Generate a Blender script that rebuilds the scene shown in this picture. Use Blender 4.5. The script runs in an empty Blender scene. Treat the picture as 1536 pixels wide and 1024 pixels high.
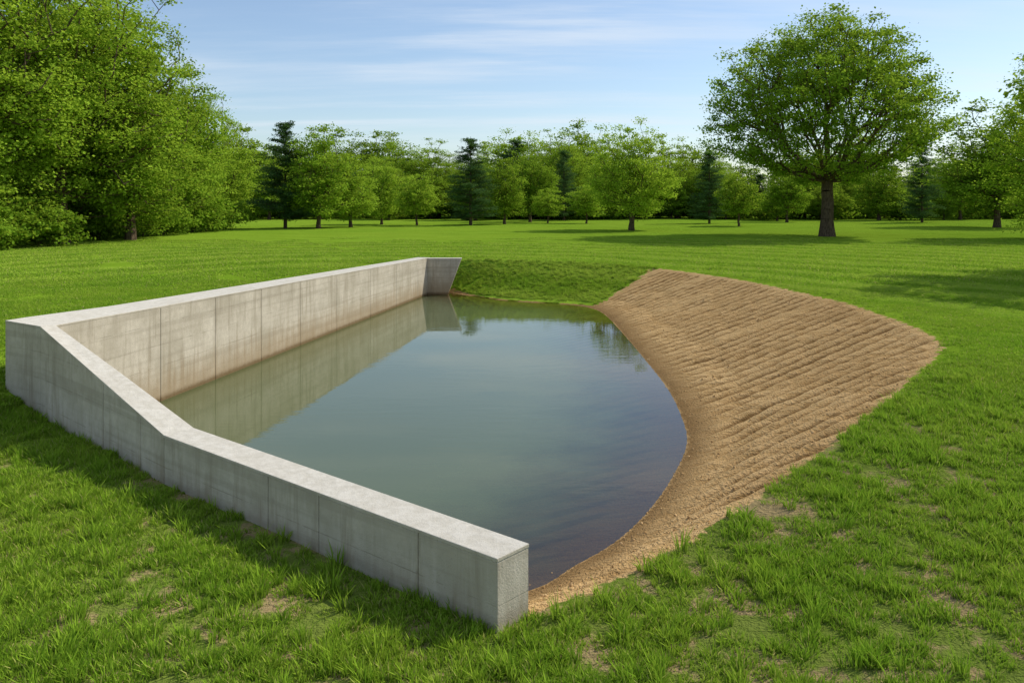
import bpy, bmesh, math, random
import numpy as np
from mathutils import Vector
SC=bpy.context.scene
HC=3.5; F=1230.0; ZW=-0.5
# ------------------------------------------------------------------ helpers
def hash2(ix,iy,seed):
    n=(ix.astype(np.int64)*374761393+iy.astype(np.int64)*668265263+seed*974634777)&0xffffffff
    n=((n^(n>>13))*1274126177)&0xffffffff
    n=(n^(n>>16))&0xffffff
    return n/float(0xffffff)
def vnoise(x,y,seed=0):
    x0=np.floor(x);y0=np.floor(y);fx=x-x0;fy=y-y0
    fx=fx*fx*(3-2*fx);fy=fy*fy*(3-2*fy)
    a=hash2(x0,y0,seed);b=hash2(x0+1,y0,seed);c=hash2(x0,y0+1,seed);d=hash2(x0+1,y0+1,seed)
    return (a*(1-fx)+b*fx)*(1-fy)+(c*(1-fx)+d*fx)*fy
def fbm(x,y,seed=0,o=3):
    s=0;a=.5;t=0
    for i in range(o):
        s=s+a*vnoise(x*2**i,y*2**i,seed+i);t+=a;a*=.5
    return s/t
def sstep(a,b,x):
    t=np.clip((x-a)/(b-a),0,1);return t*t*(3-2*t)
def inpoly(x,y,poly):
    r=np.zeros(x.shape,bool);n=len(poly)
    for i in range(n):
        x1,y1=poly[i][:2];x2,y2=poly[(i+1)%n][:2]
        if y1==y2: continue
        c=((y1>y)!=(y2>y))&(x<(x2-x1)*(y-y1)/(y2-y1)+x1)
        r^=c
    return r
def pldist(x,y,pts):
    best=np.full(x.shape,1e9);bz=np.zeros(x.shape)
    for i in range(len(pts)-1):
        a=pts[i];b=pts[i+1];dx=b[0]-a[0];dy=b[1]-a[1]
        t=np.clip(((x-a[0])*dx+(y-a[1])*dy)/(dx*dx+dy*dy),0,1)
        d=np.hypot(x-a[0]-t*dx,y-a[1]-t*dy)
        m=d<best;best=np.where(m,d,best)
        if len(a)>2: bz=np.where(m,a[2]+t*(b[2]-a[2]),bz)
    return best,bz
def catmull(P,n=5):
    P=[np.array(p,float) for p in P];o=[]
    for i in range(len(P)-1):
        p0=P[max(i-1,0)];p1=P[i];p2=P[i+1];p3=P[min(i+2,len(P)-1)]
        for k in range(n):
            t=k/n
            o.append(.5*((2*p1)+(-p0+p2)*t+(2*p0-5*p1+4*p2-p3)*t*t+(-p0+3*p1-3*p2+p3)*t**3))
    o.append(P[-1]);return o
# ------------------------------------------------------------------ layout
crest=[(.16,6.95,-.02),(.67,7.32,0),(1.14,7.69,.03),(1.9,8.31,.12),(2.85,9.19,.25),(4.09,10.45,.4),(5.53,12.1,.55),(7.17,14.06,.72),
 (8.05,15.37,.80),(8.5,17.08,.80),(8.68,19,.80),(8.83,22.06,.76),(8.17,27.75,.72),(7.37,31,.68),(6.37,33.7,.65),(5.7,34.7,.68),
 (2.5,36.1,.78),(-.25,36.6,.84),(-2.36,36.9,.86)]
shore=[(-1.2,7.9),(-.5,8.0),(.29,8.48),(.67,8.95),(1.18,9.55),(1.72,10.47),(2.33,11.86),(2.88,13.48),(3.13,15.1),(3.31,17.57),(3.34,21.4),
 (3.32,25.2),(3.22,28.9),(2.8,30.6),(1.83,31.4),(-.21,32.5),(-1.8,34.2),(-2.78,35.5)]
crestS=[tuple(p) for p in catmull(crest,4)]
shoreS=[tuple(p) for p in catmull(shore,4)]
wallmid=[(-3.3,34.9),(-3.8,34.85),(-7.95,13.75),(-7.55,13.38),(0.0,6.8)]
pondpoly=[c[:2] for c in crestS]+wallmid
shorepoly=list(shoreS)+[(-3.3,35.3),(-3.8,34.85),(-7.95,13.75),(-7.55,13.38),(-1.4,8.0)]
A=(-.12,6.64);K=(-4.30,10.13);C=(-7.62,13.25)
A2=(.14,6.93);K2=(-4.06,10.45);C2=(-7.50,13.48)
O=(-8.55,13.84);Fi=(-3.52,35.1);Fo=(-4.05,35.25)
ctrl=[c for c in crest]+[(-.12,6.64,0),(-2.2,8.4,0),(-4.3,10.13,0),(-6,11.7,0),(-7.62,13.25,.02),(-8.6,13.7,.32),
 (-8.2,16.5,.55),(-7.3,20,.7),(-6,25,.78),(-4.8,30,.8),(-4.3,36,.85),(-8,5,0),(-10,9,.05),(0,2,-.05),(5,3,.05),(4,7,.1),(8,6,.3),(9,10,.55),(12,14,.75),
 (14,20,.8),(14,30,.8),(10,38,.75),(-15,10,.25),(-15,20,.75),(-18,35,.9),(-5,45,.80),(5,45,.72),(20,10,.6),(-20,3,.1),(0,-10,0),(25,30,.85)]
cx=np.array([c[0] for c in ctrl]);cy=np.array([c[1] for c in ctrl]);cz=np.array([c[2] for c in ctrl])
def U(r2): return .5*r2*np.log(r2+1e-9)
n=len(ctrl);Mx=np.zeros((n+3,n+3))
Mx[:n,:n]=U((cx[:,None]-cx[None])**2+(cy[:,None]-cy[None])**2)+np.eye(n)*.3
Mx[:n,n]=1;Mx[:n,n+1]=cx;Mx[:n,n+2]=cy;Mx[n,:n]=1;Mx[n+1,:n]=cx;Mx[n+2,:n]=cy
W=np.linalg.solve(Mx,np.concatenate([cz,[0,0,0]]))
def base_z(x,y):
    z=W[n]+W[n+1]*x+W[n+2]*y
    for i in range(n): z=z+W[i]*U((x-cx[i])**2+(y-cy[i])**2)
    z=np.clip(z,-.25,1.0)
    r=np.hypot(x,y-22);w=sstep(20,42,r)
    far=.72+.45*(fbm(x/28+9,y/22,5)-.5)*sstep(45,80,r)
    back=sstep(8,-6,y)
    far=far*(1-back)
    z=z*(1-w)+far*w
    z=z+.05*(fbm(x/1.3,y/1.3,11)-.5)*sstep(60,30,r)
    return z
def terrain(x,y,detail=True):
    zb=base_z(x,y)
    inp=inpoly(x,y,pondpoly);ins=inpoly(x,y,shorepoly)&inp
    d1,z1=pldist(x,y,crestS);d2,_=pldist(x,y,shoreS)
    t=d1/(d1+d2+1e-6)
    back=sstep(-.8,.8,(y-30.6)*.62-(x-2.9)*.78)
    prof=np.where(t<.74,t/.74*.86,.86+(t-.74)/.26*.14)
    prof=prof*.8+.2*t
    profb=1-np.clip(1-t*1.12,0,1)**1.25
    prof=prof*(1-back)+profb*back
    zs=z1+(ZW-z1)*prof
    zs=zs+(zb-z1)*np.exp(-d1/.3)
    sandm=inp*(1-back)
    rid=0
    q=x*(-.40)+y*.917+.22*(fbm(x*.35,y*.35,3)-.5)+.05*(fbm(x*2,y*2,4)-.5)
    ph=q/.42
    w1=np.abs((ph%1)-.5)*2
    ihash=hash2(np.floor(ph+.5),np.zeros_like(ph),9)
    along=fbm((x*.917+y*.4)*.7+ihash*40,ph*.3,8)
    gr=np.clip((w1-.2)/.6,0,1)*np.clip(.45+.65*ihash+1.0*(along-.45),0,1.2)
    if detail:
        rid=.14*(.5-gr)+.035*(fbm(x*5,y*5,21)-.5)+.05*(fbm(x*1.1,y*1.1,23)-.5)+.035*(fbm(x*11,y*11,24,2)-.5)
    slope_in=np.minimum(d1/.25,1)*np.clip((d2-.1)/.9,0.12,1)
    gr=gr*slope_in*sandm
    zs=zs+rid*slope_in*(sandm)*np.minimum(d2/.3,1)+.10*(fbm(x*2.5,y*2.5,31)-.5)*np.minimum(d1/.35,1)*np.minimum(d2/.9,1)*back
    bench=ZW-np.minimum(d2*.12,1.0)
    z=np.where(ins,bench,np.where(inp,zs,zb))
    sd=np.where(inp,d1,-d1)
    sand=np.clip(.5+sd/.5,0,1)*(1-back)
    strip=np.where(inp,np.clip(1.25-d2/.45,0,1),0)*(1-ins*1.0)
    sand=np.maximum(sand,strip*(back>.2))
    sand=np.where(ins,1,sand)
    wet=np.clip(1.15-(d2+.25*(fbm(x*1.7,y*1.7,61)-.5))/.55,0,1)*inp
    wet=np.maximum(wet,np.clip(1-(z-ZW)/.15,0,1)*inp)
    wet=np.where(ins,.30,wet)
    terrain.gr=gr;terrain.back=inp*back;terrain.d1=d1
    return z,sand,wet,inp,ins,d2
# ------------------------------------------------------------------ node helper
def newmat(name):
    m=bpy.data.materials.new(name);m.use_nodes=True;nt=m.node_tree;nt.nodes.clear()
    return m,nt
class N:
    def __init__(s,nt): s.nt=nt
    def a(s,t,**k):
        nd=s.nt.nodes.new(t)
        for kk,v in k.items():
            if kk.startswith('i_'):
                key=kk[2:]; key=int(key) if key.isdigit() else key.replace('_',' ')
                if isinstance(v,bpy.types.NodeSocket): s.nt.links.new(v,nd.inputs[key])
                else: nd.inputs[key].default_value=v
            else: setattr(nd,kk,v)
        return nd
    def l(s,a,b): s.nt.links.new(a,b)
    def math(s,op,a,b=None,c=None,clamp=False):
        nd=s.nt.nodes.new('ShaderNodeMath');nd.operation=op;nd.use_clamp=clamp
        for i,v in enumerate((a,b,c)):
            if v is None: continue
            if isinstance(v,bpy.types.NodeSocket): s.nt.links.new(v,nd.inputs[i])
            else: nd.inputs[i].default_value=v
        return nd.outputs[0]
    def mix(s,f,a,b,bt='MIX'):
        nd=s.nt.nodes.new('ShaderNodeMix');nd.data_type='RGBA';nd.blend_type=bt
        for k,v in ((0,f),(6,a),(7,b)):
            if isinstance(v,bpy.types.NodeSocket): s.nt.links.new(v,nd.inputs[k])
            else: nd.inputs[k].default_value=(v if k==0 else (tuple(v)+(1,))[:4])
        return nd.outputs[2]
    def rng(s,v,a,b,c=0,d=1,smooth=True):
        nd=s.nt.nodes.new('ShaderNodeMapRange');nd.interpolation_type='SMOOTHSTEP' if smooth else 'LINEAR'
        s.nt.links.new(v,nd.inputs[0])
        for i,q in enumerate((a,b,c,d)): nd.inputs[i+1].default_value=q
        return nd.outputs[0]
    def noise(s,scale,detail=3,rough=.55,vec=None,sc=None,rot=None):
        if vec is None: vec=s.nt.nodes.new('ShaderNodeNewGeometry').outputs['Position']
        if sc is not None or rot is not None:
            mp=s.nt.nodes.new('ShaderNodeMapping');s.nt.links.new(vec,mp.inputs[0])
            if sc: mp.inputs['Scale'].default_value=sc
            if rot: mp.inputs['Rotation'].default_value=rot
            vec=mp.outputs[0]
        nd=s.nt.nodes.new('ShaderNodeTexNoise');nd.inputs['Scale'].default_value=scale;nd.inputs['Detail'].default_value=detail
        nd.inputs['Roughness'].default_value=rough;s.nt.links.new(vec,nd.inputs['Vector'])
        return nd.outputs[0]
def out(k,sh):
    o=k.a('ShaderNodeOutputMaterial');k.l(sh,o.inputs[0])
def mowing(k):
    """0..1 mowing bands on the lawn beyond the pond, bending round it"""
    sp=k.a('ShaderNodeSeparateXYZ',i_0=k.a('ShaderNodeNewGeometry').outputs['Position'])
    dx=k.math('SUBTRACT',sp.outputs[0],-4.0);dy=k.math('MULTIPLY',k.math('SUBTRACT',sp.outputs[1],12.0),.8)
    r=k.math('SQRT',k.math('ADD',k.math('MULTIPLY',dx,dx),k.math('MULTIPLY',dy,dy)))
    r=k.math('ADD',r,k.math('MULTIPLY',k.noise(.12,2),4.0))
    s=k.math('ADD',k.math('SINE',k.math('MULTIPLY',r,2.7)),k.math('MULTIPLY',k.math('SUBTRACT',k.noise(.3,3),.5),2.4))
    f=k.rng(s,-.5,.6,0,1)
    return k.math('MULTIPLY',f,k.rng(r,16,20,0,1))
# ------------------------------------------------------------------ materials
def mat_ground():
    m,nt=newmat('ground_mat');k=N(nt)
    sand=k.a('ShaderNodeAttribute',attribute_name='sand').outputs['Fac']
    wet=k.a('ShaderNodeAttribute',attribute_name='wet').outputs['Fac']
    gr=k.a('ShaderNodeAttribute',attribute_name='groove_shade').outputs['Fac']
    n2=k.noise(.35,2);n3=k.noise(22,2,.7);n4=k.noise(.06,2);n5=k.noise(90,2,.7);n6=k.noise(5,3,.7)
    g=k.mix(k.rng(n2,.35,.65),(.160,.285,.016),(.210,.35,.022))
    g=k.mix(k.rng(n4,.35,.65,0,.6),g,(.26,.37,.028))
    g=k.mix(k.rng(n6,.35,.65,0,.4),g,(.135,.245,.014))
    g=k.mix(k.rng(n3,.3,.7,0,.4),g,(.105,.195,.012))
    g=k.mix(k.rng(n5,.4,.7,0,.35),g,(.27,.39,.04))
    g=k.mix(k.math('MULTIPLY',mowing(k),.30),g,(.30,.43,.05))
    soil=k.mix(n3,(.24,.165,.08),(.42,.31,.16))
    pos=k.a('ShaderNodeNewGeometry').outputs['Position']
    sep=k.a('ShaderNodeSeparateXYZ',i_0=pos)
    neary=k.rng(sep.outputs[1],14,8.5)
    pm=k.math('MULTIPLY',k.rng(k.noise(1.8,4,.65),.48,.59),neary)
    g=k.mix(k.math('MULTIPLY',neary,.7),g,k.mix(n6,(.085,.11,.022),(.20,.20,.06)))
    g=k.mix(k.math('MULTIPLY',pm,.9),g,soil)
    st=k.noise(4.2,4,.65,sc=(.22,2.8,1),rot=(0,0,-.41))
    s=k.mix(k.rng(st,.3,.7),(.42,.255,.098),(.68,.455,.21))
    s=k.mix(k.rng(n3,.3,.75,0,.5),s,(.74,.52,.255))
    s=k.mix(k.rng(k.noise(55,2,.8),.54,.7,0,.6),s,(.23,.135,.055))
    s=k.mix(k.rng(n2,.35,.7,0,.35),s,(.40,.235,.09))
    s=k.mix(k.rng(k.math('ADD',gr,k.math('MULTIPLY',k.math('SUBTRACT',n6,.5),.6)),.2,.72,0,.85),s,(.205,.115,.042))  # groove bottoms darkened in the colour as shade; sun runs nearly along the furrows
    s=k.mix(k.math('MULTIPLY',wet,.80),s,(.17,.098,.040))
    e=k.math('ADD',sand,k.math('MULTIPLY',k.math('SUBTRACT',n6,.5),1.1))
    col=k.mix(k.rng(e,.42,.56),g,s)
    h=k.math('ADD',n3,k.math('MULTIPLY',st,1.0))
    b=k.a('ShaderNodeBump',i_Strength=.9,i_Distance=.05,i_Height=h)
    p=k.a('ShaderNodeBsdfDiffuse',i_Color=col,i_Roughness=.6,i_Normal=b.outputs[0])
    out(k,p.outputs[0]);return m
def mat_concrete():
    m,nt=newmat('concrete_mat');k=N(nt)
    g=k.a('ShaderNodeNewGeometry');pos=g.outputs['Position'];sep=k.a('ShaderNodeSeparateXYZ',i_0=pos);nz=k.a('ShaderNodeSeparateXYZ',i_0=g.outputs['Normal']).outputs[2]
    z=sep.outputs[2]
    n1=k.noise(1.2,4,.6);n2=k.noise(9,4,.65);streak=k.noise(3.4,5,.65,sc=(1.6,1.6,.16));streak2=k.noise(14,3,.6,sc=(1,1,.07))
    n3=k.noise(60,3,.7)
    c=k.mix(k.rng(n1,.3,.7),(.44,.39,.295),(.59,.53,.42))
    c=k.mix(k.rng(n2,.35,.75,0,.4),c,(.37,.32,.24))
    c=k.mix(k.rng(streak,.48,.72,0,.50),c,(.27,.225,.155))
    c=k.mix(k.rng(streak2,.5,.75,0,.25),c,(.62,.56,.46))
    hz=k.noise(2.2,3,.6,sc=(.06,.06,3.0))
    c=k.mix(k.rng(hz,.50,.64,0,.35),c,(.33,.285,.21))
    zb=k.math('ABSOLUTE',k.math('SUBTRACT',k.math('FRACT',k.math('DIVIDE',k.math('ADD',z,k.math('MULTIPLY',n2,.012)),.42)),.5))
    ln=k.math('MULTIPLY',k.rng(zb,.022,0,0,1),k.rng(k.noise(2.5,3,.6),.42,.6,0,.45))
    c=k.mix(ln,c,(.2,.17,.12))
    zz=k.math('ADD',z,k.math('MULTIPLY',k.math('SUBTRACT',streak,.5),-.8))
    c=k.mix(k.rng(zz,.45,-.45,0,.65),c,(.29,.20,.10))
    c=k.mix(k.rng(k.math('ADD',z,k.math('MULTIPLY',n2,.1)),-.30,-.43,0,.85),c,(.14,.09,.04))
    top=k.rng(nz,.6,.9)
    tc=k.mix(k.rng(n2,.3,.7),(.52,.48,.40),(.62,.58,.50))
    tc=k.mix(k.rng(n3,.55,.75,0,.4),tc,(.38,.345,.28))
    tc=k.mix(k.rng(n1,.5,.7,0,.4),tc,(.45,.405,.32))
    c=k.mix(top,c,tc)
    c=k.mix(k.rng(n3,.62,.74,0,.5),c,(.2,.17,.135))
    b=k.a('ShaderNodeBump',i_Strength=.5,i_Distance=.012,i_Height=k.math('SUBTRACT',k.math('ADD',k.math('ADD',n3,n2),streak2),ln))
    p=k.a('ShaderNodeBsdfDiffuse',i_Color=c,i_Roughness=.5,i_Normal=b.outputs[0])
    out(k,p.outputs[0]);return m
def mat_water():
    m,nt=newmat('water_mat');k=N(nt)
    dep=k.a('ShaderNodeAttribute',attribute_name='shoredist').outputs['Fac']
    n1=k.noise(2.2,3,.55,sc=(.45,1.6,1));n2=k.noise(9,2,.5,sc=(.5,1.5,1));patch=k.rng(k.noise(.25,2),.42,.62,.18,1)
    h=k.math('MULTIPLY',k.math('ADD',n1,k.math('MULTIPLY',n2,.35)),patch)
    b=k.a('ShaderNodeBump',i_Strength=.12,i_Distance=.02,i_Height=h)
    fr=k.a('ShaderNodeFresnel',i_IOR=1.42,i_Normal=b.outputs[0]).outputs[0]
    gl=k.a('ShaderNodeBsdfGlossy',i_Roughness=.0,i_Normal=b.outputs[0]);gl.inputs['Color'].default_value=(1,.99,.96,1)
    df=k.a('ShaderNodeBsdfDiffuse');df.inputs['Color'].default_value=(.080,.100,.042,1)
    tr=k.a('ShaderNodeBsdfTransparent');tr.inputs['Color'].default_value=(.93,.80,.55,1)
    f=k.rng(k.math('ADD',dep,k.math('MULTIPLY',k.math('SUBTRACT',k.noise(1.5,3),.5),1.2)),-.2,3.2,.0,1)
    a=k.a('ShaderNodeMixShader',i_0=f,i_1=tr.outputs[0],i_2=df.outputs[0])
    r=k.a('ShaderNodeMixShader',i_0=fr,i_1=a.outputs[0],i_2=gl.outputs[0])
    out(k,r.outputs[0]);return m
def mat_leaf(name,c1,c2,c3,tw=.35,dark=.45):
    m,nt=newmat(name);k=N(nt)
    v=k.a('ShaderNodeAttribute',attribute_name='var');s=k.a('ShaderNodeSeparateColor',i_0=v.outputs['Color'])
    c=k.mix(s.outputs[0],c1,c2);c=k.mix(k.math('MULTIPLY',s.outputs[1],.65),c,c3)
    oi=k.a('ShaderNodeObjectInfo').outputs['Random']
    c=k.mix(k.rng(oi,0,.45,dark,0,False),c,tuple(x*.5 for x in c1))
    c=k.mix(k.rng(oi,.55,1,0,.5,False),c,c3)
    d=k.a('ShaderNodeBsdfDiffuse',i_Color=c)
    t=k.a('ShaderNodeBsdfTranslucent',i_Color=k.mix(.5,c,(c3[0]*1.3,c3[1]*1.2,c3[2])))
    x=k.a('ShaderNodeMixShader',i_0=tw,i_1=d.outputs[0],i_2=t.outputs[0])
    out(k,x.outputs[0]);return m
def mat_bark():
    m,nt=newmat('bark_mat');k=N(nt)
    n1=k.noise(6,4,.7,vec=k.a('ShaderNodeTexCoord').outputs['Object'],sc=(3,3,.5))
    c=k.mix(k.rng(n1,.3,.7),(.05,.034,.022),(.17,.12,.08))
    p=k.a('ShaderNodeBsdfDiffuse',i_Color=c);out(k,p.outputs[0]);return m
def mat_blade():
    m,nt=newmat('grass_blade_mat');k=N(nt)
    v=k.a('ShaderNodeAttribute',attribute_name='var');s=k.a('ShaderNodeSeparateColor',i_0=v.outputs['Color'])
    oi=k.a('ShaderNodeObjectInfo').outputs['Random']
    c=k.mix(s.outputs[0],(.185,.32,.02),(.33,.465,.045))
    c=k.mix(k.rng(oi,.2,1,0,.35,False),c,(.39,.49,.055))
    c=k.mix(k.rng(k.noise(.5,3),.4,.62,0,.45),c,(.18,.34,.022))
    c=k.mix(k.math('MULTIPLY',mowing(k),.40),c,(.50,.62,.09))
    c=k.mix(k.rng(s.outputs[1],.9,.97,0,.7),c,(.52,.42,.18))
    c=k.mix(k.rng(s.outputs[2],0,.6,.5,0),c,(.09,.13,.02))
    d=k.a('ShaderNodeBsdfDiffuse',i_Color=c);t=k.a('ShaderNodeBsdfTranslucent',i_Color=c)
    x=k.a('ShaderNodeMixShader',i_0=.35,i_1=d.outputs[0],i_2=t.outputs[0])
    out(k,x.outputs[0]);return m
M_ground=mat_ground();M_conc=mat_concrete();M_water=mat_water();M_bark=mat_bark();M_blade=mat_blade()
M_leafA=mat_leaf('leaf_maple_mat',(.085,.17,.012),(.18,.31,.024),(.32,.46,.042),.34)
M_leafB=mat_leaf('leaf_bright_mat',(.11,.21,.014),(.22,.37,.028),(.38,.52,.05),.36)
M_leafC=mat_leaf('leaf_pine_mat',(.035,.085,.030),(.080,.155,.046),(.12,.20,.055),.2,.2)
# ------------------------------------------------------------------ mesh helper
def mesh_np(name,V,faces_list,mats,attrs=None,matidx=None,smooth=False):
    me=bpy.data.meshes.new(name)
    V=np.asarray(V,np.float32);me.vertices.add(len(V));me.vertices.foreach_set('co',V.ravel())
    loops=np.concatenate([f.ravel() for f in faces_list]).astype(np.int32)
    tot=np.concatenate([np.full(len(f),f.shape[1]) for f in faces_list]).astype(np.int32)
    st=np.concatenate([[0],np.cumsum(tot)[:-1]]).astype(np.int32)
    me.loops.add(len(loops));me.loops.foreach_set('vertex_index',loops)
    me.polygons.add(len(tot));me.polygons.foreach_set('loop_start',st);me.polygons.foreach_set('loop_total',tot)
    if matidx is not None: me.polygons.foreach_set('material_index',np.asarray(matidx,np.int32))
    me.polygons.foreach_set('use_smooth',np.full(len(tot),smooth))
    for m in mats: me.materials.append(m)
    me.update(calc_edges=True)
    if attrs:
        for an,(ty,dat) in attrs.items():
            at=me.attributes.new(an,ty,'POINT')
            at.data.foreach_set('value' if ty=='FLOAT' else ('color' if ty=='FLOAT_COLOR' else 'vector'),np.asarray(dat,np.float32).ravel())
    return me
def addobj(name,me,loc=(0,0,0),rot=0,scale=(1,1,1)):
    o=bpy.data.objects.new(name,me);SC.collection.objects.link(o);o.location=loc;o.rotation_euler=(0,0,rot);o.scale=scale;return o
# ------------------------------------------------------------------ ground
def grow(start,step,lim,g=1.12):
    o=[];x=start
    while x<lim:
        step*=g;x+=step;o.append(x)
    return o
xd=list(np.arange(-10,10.01,.07));gx=grow(10,.07,1500,1.10)
xs=np.array([-a for a in gx[::-1]]+xd+gx)
yd=[4.0]
while yd[-1]<39.5: yd.append(yd[-1]+.045+.0018*(yd[-1]-4))
ys=np.array([4-a for a in grow(0,.06,300,1.25)[::-1]]+yd+[yd[-1]+a for a in grow(0,.13,2500,1.09)])
X,Y=np.meshgrid(xs,ys);x=X.ravel();y=Y.ravel()
z,sand,wet,inp,ins,d2=terrain(x,y)
nx=len(xs);ny=len(ys)
i=np.arange(nx-1)[None]+np.arange(ny-1)[:,None]*nx;i=i.ravel()
fq=np.stack([i,i+1,i+nx+1,i+nx],1)
me=mesh_np('ground',np.stack([x,y,z],1),[fq],[M_ground],{'sand':('FLOAT',sand),'wet':('FLOAT',wet),'groove_shade':('FLOAT',terrain.gr)},smooth=True)
addobj('ground',me)
# ------------------------------------------------------------------ water
wx=np.arange(-8.2,9.2,.2);wy=np.arange(6.6,38.6,.2)
X,Y=np.meshgrid(wx,wy);x=X.ravel();y=Y.ravel()
dd,_=pldist(x,y,shoreS);inn=inpoly(x,y,shorepoly);dd=np.where(inn,dd,0)
nx=len(wx);ny=len(wy);i=(np.arange(nx-1)[None]+np.arange(ny-1)[:,None]*nx).ravel()
cxx=x[i]+.1;cyy=y[i]+.1
keep=inpoly(cxx,cyy,pondpoly)
dk,_=pldist(cxx,cyy,[w for w in wallmid]); keep|=(dk<.12)
fq=np.stack([i,i+1,i+nx+1,i+nx],1)[keep]
me=mesh_np('pond_water',np.stack([x,y,np.full_like(x,ZW)],1),[fq],[M_water],{'shoredist':('FLOAT',dd)},smooth=True)
bm=bmesh.new();bm.from_mesh(me);bmesh.ops.delete(bm,geom=[v for v in bm.verts if not v.link_faces],context='VERTS');bm.to_mesh(me);bm.free()
addobj('pond_water',me)
# ------------------------------------------------------------------ concrete walls
def lerp(a,b,t): return tuple(a[i]+(b[i]-a[i])*t for i in range(len(a)))
def loft(bm,rows,zb,inset=0,thick=None,dz=0,grow_=0):
    R=[]
    for (l,r,zl,zr) in rows:
        l=Vector(l);r=Vector(r);d=(r-l).normalized()
        l2=l+d*inset;r2=r-d*inset
        tl=zl+dz;tr=zr+dz
        bl=zb if thick is None else tl-thick;br=zb if thick is None else tr-thick
        R.append([bm.verts.new((l2.x,l2.y,tl)),bm.verts.new((r2.x,r2.y,tr)),bm.verts.new((r2.x,r2.y,br)),bm.verts.new((l2.x,l2.y,bl))])
    for a,b in zip(R[:-1],R[1:]):
        for q in range(4):
            bm.faces.new((a[q],a[(q+1)%4],b[(q+1)%4],b[q]))
    bm.faces.new(R[0][::-1]);bm.faces.new(R[-1])
def trim(rows,gap0,gap1):
    rows=list(rows)
    def tr(a,b,g):
        L=math.dist(a[0],b[0])*.5+math.dist(a[1],b[1])*.5;t=g/L
        return (lerp(a[0],b[0],t),lerp(a[1],b[1],t),a[2]+(b[2]-a[2])*t,a[3]+(b[3]-a[3])*t)
    r0=tr(rows[0],rows[1],gap0) if gap0 else rows[0];r1=tr(rows[-1],rows[-2],gap1) if gap1 else rows[-1]
    rows[0]=r0;rows[-1]=r1;return rows
CAP=.035
def build_wall(name,rows,seams,extra=None,G=.006):
    bm=bmesh.new()
    idx=[0]+seams+[len(rows)-1]
    for a,b in zip(idx[:-1],idx[1:]):
        seg=trim(rows[a:b+1],G if a!=0 else 0,G if b!=len(rows)-1 else 0)
        loft(bm,seg,-1.6,0,None,-CAP)
    core=trim(rows,.03,.03);loft(bm,core,-1.6,.012,None,-CAP-.002)
    cap=trim(rows,-.004,-.004);loft(bm,cap,0,-.005,CAP-.001,0)
    if extra: extra(bm)
    bmesh.ops.recalc_face_normals(bm,faces=bm.faces)
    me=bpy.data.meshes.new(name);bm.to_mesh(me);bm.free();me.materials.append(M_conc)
    o=addobj(name,me)
    bv=o.modifiers.new('bevel','BEVEL');bv.width=.007;bv.segments=2;bv.limit_method='ANGLE';bv.angle_limit=math.radians(40)
    return o
def u_on(a,b,u):
    kx=(u-768)/F
    t=(kx*a[1]-a[0])/((b[0]-a[0])-kx*(b[1]-a[1]));return t
rows=[(A,A2,.60,.60)];seams=[]
for u in (627,478,402):
    t=u_on(A,K,u);rows.append((lerp(A,K,t),lerp(A2,K2,t),.6,.6));seams.append(len(rows)-1)
rows.append((K,K2,.60,.60));seams.append(len(rows)-1)
for u in (211,155):
    t=u_on(K,C,u);zz=.6+(1.46-.6)*t;rows.append((lerp(K,C,t),lerp(K2,C2,t),zz,zz));seams.append(len(rows)-1)
rows.append((C,C2,1.46,1.44))
build_wall('concrete_retaining_wall',rows,seams,None,.005)
def IN(y): t=(y-C2[1])/(Fi[1]-C2[1]);return lerp(C2,Fi,t),1.44+(1.04-1.44)*t
def OUT(y): t=(y-O[1])/(Fo[1]-O[1]);return lerp(O,Fo,t)
rows=[(O,C,1.47,1.463),(OUT(14.3),C2,1.46,1.445)];seams=[]
for yy in (16.3,18.3,20.4,22.6,25.1,28.0,30.7,33.4):
    i_,zi=IN(yy);rows.append((OUT(yy),i_,zi,zi));seams.append(len(rows)-1)
rows.append((Fo,Fi,1.04,1.04))
def wing(bm):
    tz=1.035
    for (z0,z1,pr) in ((-1.6,tz-CAP,0),(tz-CAP,tz,.005)):
        def xr(z): return -2.14-.375*(tz-z)
        P=[(-3.62,z0),(xr(z0)+pr,z0),(xr(z1)+pr,z1),(-3.62,z1)]
        f=[bm.verts.new((p[0],34.66-pr,p[1])) for p in P];b=[bm.verts.new((p[0],35.08+pr,p[1])) for p in P]
        bm.faces.new(f);bm.faces.new(b[::-1])
        for q in range(4): bm.faces.new((f[q],b[q],b[(q+1)%4],f[(q+1)%4]))
build_wall('concrete_retaining_wall',rows,seams,wing,.008)
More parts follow.
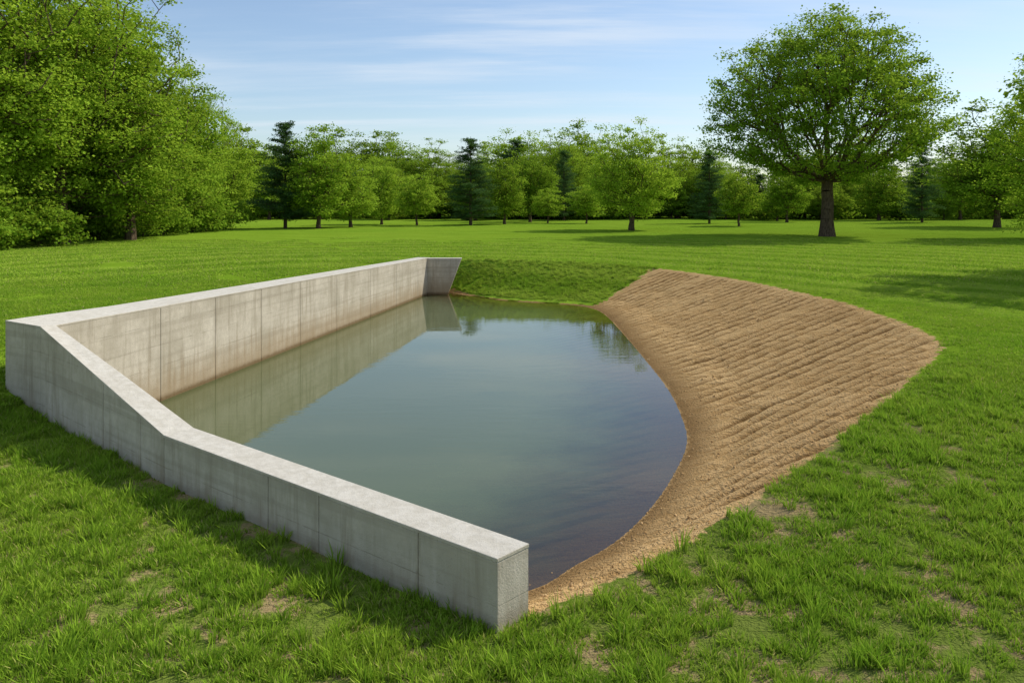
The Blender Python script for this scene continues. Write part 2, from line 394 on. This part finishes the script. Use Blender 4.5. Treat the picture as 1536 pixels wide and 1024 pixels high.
# ------------------------------------------------------------------ trees
def tubes(P0,P1,r0,r1,k=6):
    d=P1-P0;L=np.linalg.norm(d,axis=1,keepdims=True)+1e-9;d=d/L
    up=np.where(np.abs(d[:,2:3])>.98,np.array([[1.,0,0]]),np.array([[0,0,1.]]))
    a=np.cross(d,up);a/=np.linalg.norm(a,axis=1,keepdims=True)+1e-9;b=np.cross(d,a)
    ang=np.arange(k)/k*2*math.pi
    ring=a[:,None]*np.cos(ang)[None,:,None]+b[:,None]*np.sin(ang)[None,:,None]
    V=np.concatenate([P0[:,None]+ring*r0[:,None,None],P1[:,None]+ring*r1[:,None,None]],1).reshape(-1,3)
    base=np.arange(len(P0))[:,None]*2*k;j=np.arange(k)[None];jn=(j+1)%k
    Fq=np.stack([base+j,base+jn,base+k+jn,base+k+j],2).reshape(-1,4)
    return V,Fq
def leaves(cent,nper,rad,size,rng,flat=.5,shape=0):
    m=len(cent);cnt=nper*m
    ci=np.repeat(np.arange(m),nper)
    g=rng.normal(size=(cnt,3))*.43
    R=rad[ci][:,None]
    off=g*R;off[:,2]*=flat
    p=cent[ci]+off
    nrm=rng.normal(size=(cnt,3))*.75;nrm[:,2]+=1.1;nrm/=np.linalg.norm(nrm,axis=1,keepdims=True)
    t=rng.normal(size=(cnt,3));t-=nrm*(t*nrm).sum(1,keepdims=True);t/=np.linalg.norm(t,axis=1,keepdims=True)+1e-9
    b=np.cross(nrm,t);s=(size*(.6+.8*rng.random(cnt)))[:,None]
    asp=.42 if shape==0 else .14
    V=np.stack([p-t*s*.5,p+b*s*asp+nrm*s*.06,p+t*s*.5,p-b*s*asp+nrm*s*.06],1).reshape(-1,3)
    Fq=np.arange(cnt*4).reshape(-1,4)
    cv=rng.random(m)
    var=np.stack([np.clip(cv[ci]*.8+.2*rng.random(cnt),0,1),rng.random(cnt)*(.2+.8*cv[ci]),np.clip(g[:,2]*.5+.5,0,1),np.ones(cnt)],1)
    return V,Fq,np.repeat(var,4,axis=0)
def finish_tree(name,tv,tf,lv,lf,lvar,leafmat):
    V=np.concatenate([tv,lv]);Fq=np.concatenate([tf,lf+len(tv)])
    mi=np.concatenate([np.zeros(len(tf)),np.ones(len(lf))])
    var=np.concatenate([np.ones((len(tv),4)),lvar])
    return mesh_np(name,V,[Fq],[M_bark,leafmat],{'var':('FLOAT_COLOR',var)},matidx=mi)
def make_tree(name,H,R,cb,fork,tr,nclump,nper,lsize,crad,leafmat,seed,bf=.55,shell=.45,lean=0,low=0,lobes=.16,hollow=0,czf=.42,mdf=.62):
    rng=np.random.default_rng(seed)
    cz=cb+(H-cb)*czf;up=H-cz;dn=cz-cb
    pts=[]
    ph=rng.random(6)*6.28
    while len(pts)<nclump:
        d=rng.normal(size=3);d/=np.linalg.norm(d);r=rng.random()**shell
        az=math.atan2(d[1],d[0]);el=d[2]
        lob=1+lobes*math.sin(3*az+ph[0]+2*el)+lobes*.7*math.sin(5*az+ph[1]-3*el)+lobes*.6*math.sin(7*el+ph[2]+2*az)
        lob*=1-.08*rng.random()
        if hollow and (r<.5 and d[2]<.6 or (r<.80 and d[2]<-.3)): continue
        p=np.array([d[0]*R,d[1]*R,d[2]*(up if d[2]>0 else dn)])*r*lob
        p[2]+=cz
        if p[2]<cb*.9 and low==0: continue
        pts.append(p)
    pts=np.array(pts)
    mind=crad*mdf;keep=[]
    for p in pts:
        if not keep or np.min(np.linalg.norm(np.array(keep)-p,axis=1))>mind: keep.append(p)
    pts=np.array(keep)
    f=np.array([lean*.3,0,fork])
    nodes=[np.array([0,0,-.3])];par=[-1]
    nt_=6
    for q in range(1,nt_+1):
        nodes.append(np.array([lean*.3*(q/nt_)**2+rng.normal()*.03,rng.normal()*.03,fork*q/nt_]));par.append(len(nodes)-2)
    trunkn=len(nodes)
    order=np.argsort(np.linalg.norm(pts-f,axis=1))
    NA=np.zeros((20000,3));NA[:len(nodes)]=nodes;PL=np.zeros(20000);cnt=len(nodes);PL[:cnt-1]=3.0;PL[cnt-1]=0
    leafnode=[]
    for oi in order:
        p=pts[oi];d=np.linalg.norm(NA[:cnt]-p,axis=1)
        pen=np.clip(NA[:cnt,2]-p[2],0,None)*.7
        j=int(np.argmin(d+bf*PL[:cnt]+pen));L=d[j];a=NA[j].copy()
        ns=max(1,int(L/.8));bow=rng.normal(size=3)*.06*L;bow[2]+=.05*L
        prev=j
        for s in range(1,ns+1):
            t=s/ns;q=a+(p-a)*t+bow*math.sin(t*math.pi)+rng.normal(size=3)*.03*(s<ns)
            NA[cnt]=q;par.append(prev);PL[cnt]=PL[prev]+L/ns;prev=cnt;cnt+=1
        leafnode.append(prev)
    ex=2.25
    tip=.014*(H/10)
    acc=np.zeros(cnt)
    for q in leafnode: acc[q]+=tip**ex
    for q in range(cnt-1,0,-1): acc[par[q]]+=acc[q]+ (1e-9)
    rad=acc**(1/ex);sc=tr/rad[trunkn-1]
    rad=rad*(1+(sc-1)*np.clip(rad/rad[trunkn-1],0,1)**.6)
    for q in range(trunkn):
        t=q/(trunkn-1);rad[q]=tr*(1.15-.15*t)+tr*.55*max(0,1-t*4)
    par=np.array(par[:cnt])
    c=np.arange(1,cnt);P1=NA[c];P0=NA[par[c]]
    r1=rad[c];r0=np.minimum(rad[par[c]],r1*1.35+.0);r0[:trunkn-1]=rad[par[c]][:trunkn-1]
    tv,tf=tubes(P0,P1,r0,r1,7)
    cr=crad*(.6+.7*rng.random(len(pts)))
    lv,lf,lvar=leaves(pts+rng.normal(size=pts.shape)*.05,nper,cr,lsize,rng)
    return finish_tree(name,tv,tf,lv,lf,lvar,leafmat)
def make_pine(name,H,R,cb,tr,leafmat,seed,nper=50):
    rng=np.random.default_rng(seed);P0=[];P1=[];R0=[];R1=[];C=[];CR=[]
    nz=12
    for q in range(nz):
        a=q/nz*H;b=(q+1)/nz*H;P0.append((0,0,a-.2*(q==0)));P1.append((0,0,b));R0.append(tr*(1-a/H)+.02);R1.append(tr*(1-b/H)+.02)
    zc=cb
    while zc<H*.97:
        t=(zc-cb)/(H-cb)
        L=R*(1-t)**.62*(.6+.4*min(1,t*6+.3))
        for b in range(rng.integers(5,8)):
            az=rng.random()*6.283;l=L*(.55+.6*rng.random());tilt=.25+.5*t-.15*rng.random()
            e=np.array([math.cos(az)*l,math.sin(az)*l,zc+l*tilt*.5]);s=np.array([0,0,zc])
            P0.append(s);P1.append(e);R0.append(.05*(1-t)+.02);R1.append(.012)
            for w in np.linspace(.3,1,max(2,int(l/.45))):
                C.append(s+(e-s)*w+rng.normal(size=3)*.12);CR.append((.42+.28*l*.35)*(.8+.4*rng.random()))
        zc+=.44*(.7+.6*rng.random())*(H/11)
    tv,tf=tubes(np.array(P0,float),np.array(P1,float),np.array(R0),np.array(R1),6)
    lv,lf,lvar=leaves(np.array(C),nper,np.array(CR),.26,rng,.4,1)
    return finish_tree(name,tv,tf,lv,lf,lvar,leafmat)
T={}
T['maple']=make_tree('spreading_maple',17.3,8.7,4.0,4.2,.43,1050,125,.18,1.08,M_leafA,3,bf=.8,shell=.36,lobes=.08,hollow=1,czf=.38,mdf=.66)
T['round']=make_tree('round_tree',9.6,4.4,1.3,2.3,.22,480,105,.15,.76,M_leafB,7,bf=.7,shell=.40,lobes=.07,mdf=.68)
T['tallA']=make_tree('tall_treeA',20.5,6.4,1.5,6.5,.36,850,135,.19,1.3,M_leafB,11,bf=.5,shell=.42,lobes=.17,mdf=.64)
T['tallB']=make_tree('tall_treeB',16.5,5.0,.6,5.0,.28,650,110,.19,1.2,M_leafB,12,bf=.5,shell=.42,lobes=.18,mdf=.64)
T['midA']=make_tree('mid_treeA',10.7,3.4,.9,3.0,.18,340,80,.20,.92,M_leafB,14,bf=.5,lobes=.13)
T['midB']=make_tree('mid_treeB',11.7,4.2,1.2,3.0,.20,400,80,.21,.98,M_leafA,15,bf=.5,lobes=.14)
T['small']=make_tree('small_tree',5.4,2.3,1.0,1.5,.10,190,70,.15,.60,M_leafB,16,bf=.5,lobes=.11)
T['shrub']=make_tree('shrub',2.6,2.0,.1,.35,.06,120,80,.16,.6,M_leafA,17,bf=.4,lobes=.2,low=1)
T['pineA']=make_pine('pineA',11,3.3,1.1,.20,M_leafC,21)
T['pineB']=make_pine('pineB',13,3.9,1.0,.22,M_leafC,22)
HT={'maple':17.5,'round':9.6,'tallA':21,'tallB':17,'midA':11,'midB':12,'small':5.6,'shrub':2.6,'pineA':11,'pineB':13}
rr=random.Random(5)
def gz(x,y): return float(terrain(np.array([float(x)]),np.array([float(y)]),False)[0][0])
def tree(kind,name,x,y,h,w=1.0,rot=None):
    s=h/HT[kind];rot=rr.random()*6.28 if rot is None else rot
    o=addobj(name,T[kind],(x,y,gz(x,y)-.05),rot,(s*w,s*w,s));return o
def at(u,Yd): return (u-768)/F*Yd
tree('maple','maple_tree',at(1241,62.5),62.5,17.5,1,0.4)
tree('round','maple_tree',at(947,75),75,9.7,1,1.0)
tree('tallA','deciduous_tree',at(92,52),52,20.5,1.0,2.0)
tree('tallB','deciduous_tree',at(196,57),57,16.8,.95,1.0)
tree('tallA','deciduous_tree',at(-60,46),46,20,1.0,.3)
tree('tallB','deciduous_tree',at(20,60),60,20,1.0,4)
tree('tallB','deciduous_tree',at(288,72),72,13.8,.85,5)
tree('midB','deciduous_tree',at(240,66),66,13.5,1.0,2.2)
tree('midA','deciduous_tree',at(338,84),84,9.8,1.1,2.2)
tree('tallB','deciduous_tree',at(135,62),62,19.5,.9,2.9)
tree('midB','deciduous_tree',at(30,55),55,11,1.2,1.2)
for (u,Yd,h) in ((-10,46,3.2),(30,50,2.4),(60,49,2.8),(120,56,3.0),(150,58,2.2),(185,60,2.8),(215,63,3.2),(245,66,3.0),(275,70,3.4),(310,74,3.2),(95,60,4),(0,56,4.5),(-40,44,3),(335,80,3)):
    tree('shrub','shrub',at(u,Yd),Yd,h,1.1)
tree('pineA','pine_tree',at(428,82),82,10.8,1.0)
tree('midA','deciduous_tree',at(478,81),81,10.4,1.05)
tree('midA','deciduous_tree',at(526,86),86,7.9,1.2)
tree('midA','deciduous_tree',at(572,95),95,8.0,1.0)
tree('small','small_deciduous_tree',at(625,92),92,6.0,1.0)
tree('pineB','pine_tree',at(706,90),90,9.8,1.05)
tree('midA','deciduous_tree',at(757,94),94,7.8,1.05)
tree('midB','deciduous_tree',at(795,104),104,9.4,1.0)
tree('small','small_deciduous_tree',at(822,98),98,4.4,1.1)
tree('pineB','pine_tree',at(846,112),112,9.8,.9)
tree('small','small_deciduous_tree',at(880,96),96,5.0,1.1)
tree('pineB','pine_tree',at(1064,95),95,8.5,1.05)
tree('small','small_deciduous_tree',at(1108,86),86,5.9,.95)
tree('midB','deciduous_tree',at(1180,104),104,7.5,1.2)
tree('midA','deciduous_tree',at(1318,110),110,8.5,1.3)
tree('pineB','pine_tree',at(1383,100),100,10.0,.9)
tree('midB','deciduous_tree',at(1495,84),84,12.5,1.35)
tree('tallB','deciduous_tree',at(1600,58),58,14.8,1.05,2.2)
tree('midB','deciduous_tree',at(1440,112),112,10.0,1.1)
tree('round','maple_tree',24.3,28.2,12.2,1.0)
# ------------------------------------------------------------------ GN instancing
def gn_scatter(name,P,scale,rot,idx,templates):
    me=bpy.data.meshes.new(name);me.vertices.add(len(P));me.vertices.foreach_set('co',np.asarray(P,np.float32).ravel())
    a=me.attributes.new('sc','FLOAT_VECTOR','POINT');a.data.foreach_set('vector',np.asarray(scale,np.float32).ravel())
    a=me.attributes.new('rt','FLOAT_VECTOR','POINT');a.data.foreach_set('vector',np.asarray(rot,np.float32).ravel())
    a=me.attributes.new('ix','INT','POINT');a.data.foreach_set('value',np.asarray(idx,np.int32))
    col=bpy.data.collections.new(name+'_parts')
    for q,(tn,tm) in enumerate(templates):
        o=bpy.data.objects.new('%s_part_%02d'%(name,q),tm);col.objects.link(o)
    ng=bpy.data.node_groups.new(name+'_gn','GeometryNodeTree')
    ng.interface.new_socket('Geometry',in_out='INPUT',socket_type='NodeSocketGeometry');ng.interface.new_socket('Geometry',in_out='OUTPUT',socket_type='NodeSocketGeometry')
    gi=ng.nodes.new('NodeGroupInput');go=ng.nodes.new('NodeGroupOutput')
    ci=ng.nodes.new('GeometryNodeCollectionInfo');ci.inputs[0].default_value=col;ci.inputs['Separate Children'].default_value=True;ci.inputs['Reset Children'].default_value=True
    ip=ng.nodes.new('GeometryNodeInstanceOnPoints');ip.inputs['Pick Instance'].default_value=True
    def na(nm,ty):
        q=ng.nodes.new('GeometryNodeInputNamedAttribute');q.data_type=ty;q.inputs[0].default_value=nm
        return [s for s in q.outputs if s.enabled and s.name=='Attribute'][0]
    L=ng.links.new
    mp=ng.nodes.new('GeometryNodeMeshToPoints')
    L(gi.outputs[0],mp.inputs[0]);L(mp.outputs[0],ip.inputs['Points']);L(ci.outputs[0],ip.inputs['Instance'])
    L(na('ix','INT'),ip.inputs['Instance Index'])
    er=ng.nodes.new('FunctionNodeEulerToRotation');L(na('rt','FLOAT_VECTOR'),er.inputs[0]);L(er.outputs[0],ip.inputs['Rotation'])
    L(na('sc','FLOAT_VECTOR'),ip.inputs['Scale']);L(ip.outputs[0],go.inputs[0])
    o=addobj(name,me);m=o.modifiers.new('gn','NODES');m.node_group=ng
    return o
rg=np.random.default_rng(4)
P=[];S=[];Rr=[];I=[]
kinds=['midA','midB','tallB','pineB','round']
for row,(Yd,hh) in enumerate(((114,7.4),(128,10.2),(146,13.2))):
    u=150 if row else 330
    while u<1800:
        jy=Yd+rg.normal()*4+ (10 if 880<u<1150 and row==0 else 0)
        hs=1.0 if u<900 else .86
        xx=at(u,jy);kd=int(rg.choice(5,p=[.30,.28,.2,.06,.16]));h=hh*hs*(.68+.55*rg.random());s=h/HT[kinds[kd]]
        ww=1.15+.35*rg.random()
        P.append((xx,jy,gz(xx,jy)-.1));S.append((s*ww,s*ww,s));Rr.append((0,0,rg.random()*6.28));I.append(kd)
        u+=(36+44*rg.random()+(18 if row==0 else 0))*(120/Yd)
for u in np.arange(330,1600,30):
    jy=122+rg.normal()*5;xx=at(u,jy);h=3+2*rg.random();s=h/2.6
    P.append((xx,jy,gz(xx,jy)-.2));S.append((s*1.3,s*1.3,s));Rr.append((0,0,rg.random()*6.28));I.append(5)
gn_scatter('distant_tree_line',P,S,Rr,I,[(k_,T[k_]) for k_ in kinds+['shrub']])
# ------------------------------------------------------------------ grass
def tuft(name,nb,h,spread,seed,wid=.0055,pw=.6,hn=None):
    rng=np.random.default_rng(seed)
    a=rng.random(nb)*6.283;r=spread*rng.random(nb)**pw
    b0=np.stack([np.cos(a)*r,np.sin(a)*r,np.full(nb,-.015)],1)
    la=a+rng.normal(size=nb)*(.8 if hn is None else 3);ln=.15+.55*rng.random(nb);hh=h*(.5+.65*rng.random(nb))
    if hn is not None: hh*=.6+.8*vnoise(b0[:,0]*hn+9,b0[:,1]*hn+9,seed)
    dirv=np.stack([np.cos(la),np.sin(la),np.zeros(nb)],1)
    fa=rng.random(nb)*6.283;side=np.stack([np.cos(fa),np.sin(fa),np.zeros(nb)],1)
    w=wid*(.7+.7*rng.random(nb))
    up=np.array([0,0,1.])
    lv=[0,.5,1]
    pos=[b0+dirv*(ln*hh*t*t)[:,None]+up*(hh*t*(1-.25*ln*t))[:,None] for t in lv]
    arr=[pos[0]-side*w[:,None],pos[0]+side*w[:,None],pos[1]-side*(w*.8)[:,None],pos[1]+side*(w*.8)[:,None],pos[2]]
    V=np.stack(arr,1).reshape(-1,3)
    b=np.arange(nb)[:,None]*5
    q=b+np.array([[0,1,3,2]]);tr=b+np.array([[2,3,4]])
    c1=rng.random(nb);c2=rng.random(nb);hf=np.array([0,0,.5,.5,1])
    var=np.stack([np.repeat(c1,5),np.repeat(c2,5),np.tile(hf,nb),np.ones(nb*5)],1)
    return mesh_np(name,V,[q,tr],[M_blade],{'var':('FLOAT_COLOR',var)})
tf=[('a',tuft('tuftA',34,.15,.05,1,.0048)),('b',tuft('tuftB',28,.18,.045,2,.0048)),('c',tuft('tuftC',44,.10,.08,3,.0048)),('d',tuft('tuftD',50,.06,.11,4,.0052)),
    ('e',tuft('turfE',420,.065,.42,5,.0065,.5,6)),('f',tuft('turfF',420,.075,.42,6,.0065,.5,6)),('g',tuft('turfG',330,.085,.9,7,.014,.5,3))]
wallfp=[[A,A2,K2,K],[K,K2,C2,C],[O,C,C2,Fi,Fo],[(-3.6,34.6),(-2.1,34.6),(-2.1,35.15),(-3.6,35.2)]]
def blocked(xx,yy):
    z,sand,wet,inp,ins,d2=terrain(xx,yy,False)
    bad=(z<ZW+.05)
    for fp in wallfp: bad|=inpoly(xx,yy,fp)
    return z,sand,bad,inp
def scatter(cnt,y0,y1,xspan,seed,kindlist,scl,clump,mode='tuft',rad=0,fall=None,edge=False):
    rng=np.random.default_rng(seed)
    yy=np.sqrt(y0**2+(y1**2-y0**2)*rng.random(cnt));xx=(rng.random(cnt)*2-1)*xspan*(yy+1.5)
    if mode=='bank':
        xx=-2.6+rng.random(cnt)*9;yy=30.5+rng.random(cnt)*7.5
    z,sand,bad,inp=blocked(xx,yy);bk=terrain.back;d1=terrain.d1
    jit=(fbm(xx*3,yy*3,88)-.5)*.5
    ok=~bad
    if mode=='turf':
        ok&=~inp
        for q in range(8):
            an=q*math.pi/4;zz,s2,b2,_=blocked(xx+rad*math.cos(an),yy+rad*math.sin(an));ok&=(s2<.2)&~b2&~_
        pr=np.ones(cnt)
    else:
        ok&=(sand+jit<.35)
        dens=fbm(xx*clump,yy*clump,77,3);soil=fbm(xx*1.6+5,yy*1.6,41,3);nearm=1-sstep(9,14,yy)
        pr=np.clip((dens-.30)*3.6,.12,1);pr=pr*(1-nearm*.66*(soil>.56))
        if mode=='bank': ok&=(bk>.4);pr=np.ones(cnt)
        if edge:
            dw=np.full(cnt,9.)
            for fp in wallfp: dw=np.minimum(dw,pldist(xx,yy,list(fp)+[fp[0]])[0])
            pr=((d1<.75)|(dw<.6))*1.0
    if fall: pr=pr*(1-sstep(fall[0],fall[1],yy))
    ok&=rng.random(cnt)<pr
    xx=xx[ok];yy=yy[ok];z=z[ok];m=len(xx)
    s=scl*(.65+.6*rng.random(m))
    if mode=='turf': s=scl*(.85+.3*rng.random(m))
    S=np.stack([s*1.1,s*1.1,s*(.8+.4*rng.random(m))],1)
    tl=.12 if mode!='turf' else .01
    R=np.stack([rng.normal(size=m)*tl,rng.normal(size=m)*tl,rng.random(m)*6.28],1)
    I=rng.choice(kindlist,m)
    return np.stack([xx,yy,z],1),S,R,I
parts=[scatter(15000,4.5,13,.66,1,[0,1,2,2,3],1.0,1.6),
       scatter(30000,4.5,14,.66,11,[2,3,3],.85,2.6),
       scatter(2600,12,27,.66,2,[4,5],1.0,.9,'turf',.42),
       scatter(16000,11.5,27,.66,21,[2,3,3],.75,.9,edge=True),
       scatter(2600,26,62,.66,3,[6],1.0,.6,'turf',.9,fall=(40,62)),
       scatter(7000,25,40,.4,31,[2,3],.8,.9,edge=True),
       scatter(9000,0,1,1,33,[1,2,2,3],1.0,1,'bank')]
P=np.concatenate([p[0] for p in parts]);S=np.concatenate([p[1] for p in parts]);R_=np.concatenate([p[2] for p in parts]);I=np.concatenate([p[3] for p in parts])
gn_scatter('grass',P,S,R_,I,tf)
# ------------------------------------------------------------------ soil clods on the bare slope
def clod(name,seed):
    bm=bmesh.new();bmesh.ops.create_icosphere(bm,subdivisions=2,radius=1);rng=random.Random(seed)
    for v in bm.verts: v.co*=1+.35*(rng.random()-.5);v.co.z*=.65
    me=bpy.data.meshes.new(name);bm.to_mesh(me);bm.free();me.materials.append(M_clod);return me
m,nt=newmat('clod_mat');k=N(nt)
oi=k.a('ShaderNodeObjectInfo').outputs['Random']
p=k.a('ShaderNodeBsdfDiffuse',i_Color=k.mix(oi,(.34,.21,.09),(.62,.43,.22)));out(k,p.outputs[0]);M_clod=m
rng=np.random.default_rng(9);cnt=26000
xx=rng.random(cnt)*9.5;yy=6.5+rng.random(cnt)**1.5*22
z,sand,wet,inp,ins,d2=terrain(xx,yy,True)
ok=(sand>.55)&(inp)&(~ins)|((ins)&(d2<.35)&(rng.random(cnt)<.2));ok&=rng.random(cnt)<.45
xx=xx[ok];yy=yy[ok];z=z[ok];mm=len(xx)
s=.005+.016*rng.random(mm)**4
gn_scatter('soil_clods',np.stack([xx,yy,z+.002],1),np.stack([s,s*(.7+.5*rng.random(mm)),s],1),rng.random((mm,3))*6.28,rng.integers(0,3,mm),[('c',clod('c%d'%q,q)) for q in range(3)])
# ------------------------------------------------------------------ light, sky, camera
SD=Vector((.90,.43,0)).normalized();EL=math.radians(44)
sdir=Vector((SD.x*math.cos(EL),SD.y*math.cos(EL),math.sin(EL)))
ld=bpy.data.lights.new('sun','SUN');ld.energy=5.0;ld.angle=math.radians(.53);ld.color=(1,.95,.85)
lo=bpy.data.objects.new('sun',ld);SC.collection.objects.link(lo);lo.rotation_euler=sdir.to_track_quat('Z','Y').to_euler();lo.location=(30,20,40)
w=bpy.data.worlds.new('World');SC.world=w;w.use_nodes=True;nt=w.node_tree;nt.nodes.clear();k=N(nt)
sky=k.a('ShaderNodeTexSky');sky.sky_type='NISHITA';sky.sun_disc=False;sky.sun_elevation=EL;sky.sun_rotation=math.atan2(SD.x,SD.y)
sky.air_density=1.0;sky.dust_density=.6;sky.ozone_density=3.0
tc=k.a('ShaderNodeTexCoord').outputs['Generated'];sp=k.a('ShaderNodeSeparateXYZ',i_0=tc)
zc=k.math('MAXIMUM',sp.outputs[2],.0);zc=k.math('ADD',zc,.09)
cv=k.a('ShaderNodeCombineXYZ',i_0=k.math('DIVIDE',sp.outputs[0],zc),i_1=k.math('DIVIDE',sp.outputs[1],zc))
c1=k.noise(1.3,7,.62,vec=cv.outputs[0],sc=(.28,1.3,1),rot=(0,0,.25));c2=k.noise(.5,3,.5,vec=cv.outputs[0])
cf=k.math('MULTIPLY',k.rng(c1,.40,.68),k.rng(c2,.35,.65,.30,1))
cf=k.math('ADD',k.math('MULTIPLY',cf,.66),.07)
col=k.mix(cf,sky.outputs[0],(5.7,6.15,6.7))
bg=k.a('ShaderNodeBackground',i_Color=col,i_Strength=.145)
o=k.a('ShaderNodeOutputWorld');k.l(bg.outputs[0],o.inputs[0])
cd=bpy.data.cameras.new('camera');cd.lens=F/1536*36;cd.sensor_width=36;cd.sensor_fit='HORIZONTAL';cd.shift_y=-212/1536;cd.clip_start=.1;cd.clip_end=6000
co=bpy.data.objects.new('camera',cd);SC.collection.objects.link(co);co.location=(0,0,HC);co.rotation_euler=(math.pi/2,0,0);SC.camera=co
SC.view_settings.view_transform='Standard';SC.view_settings.look='None';SC.view_settings.exposure=0
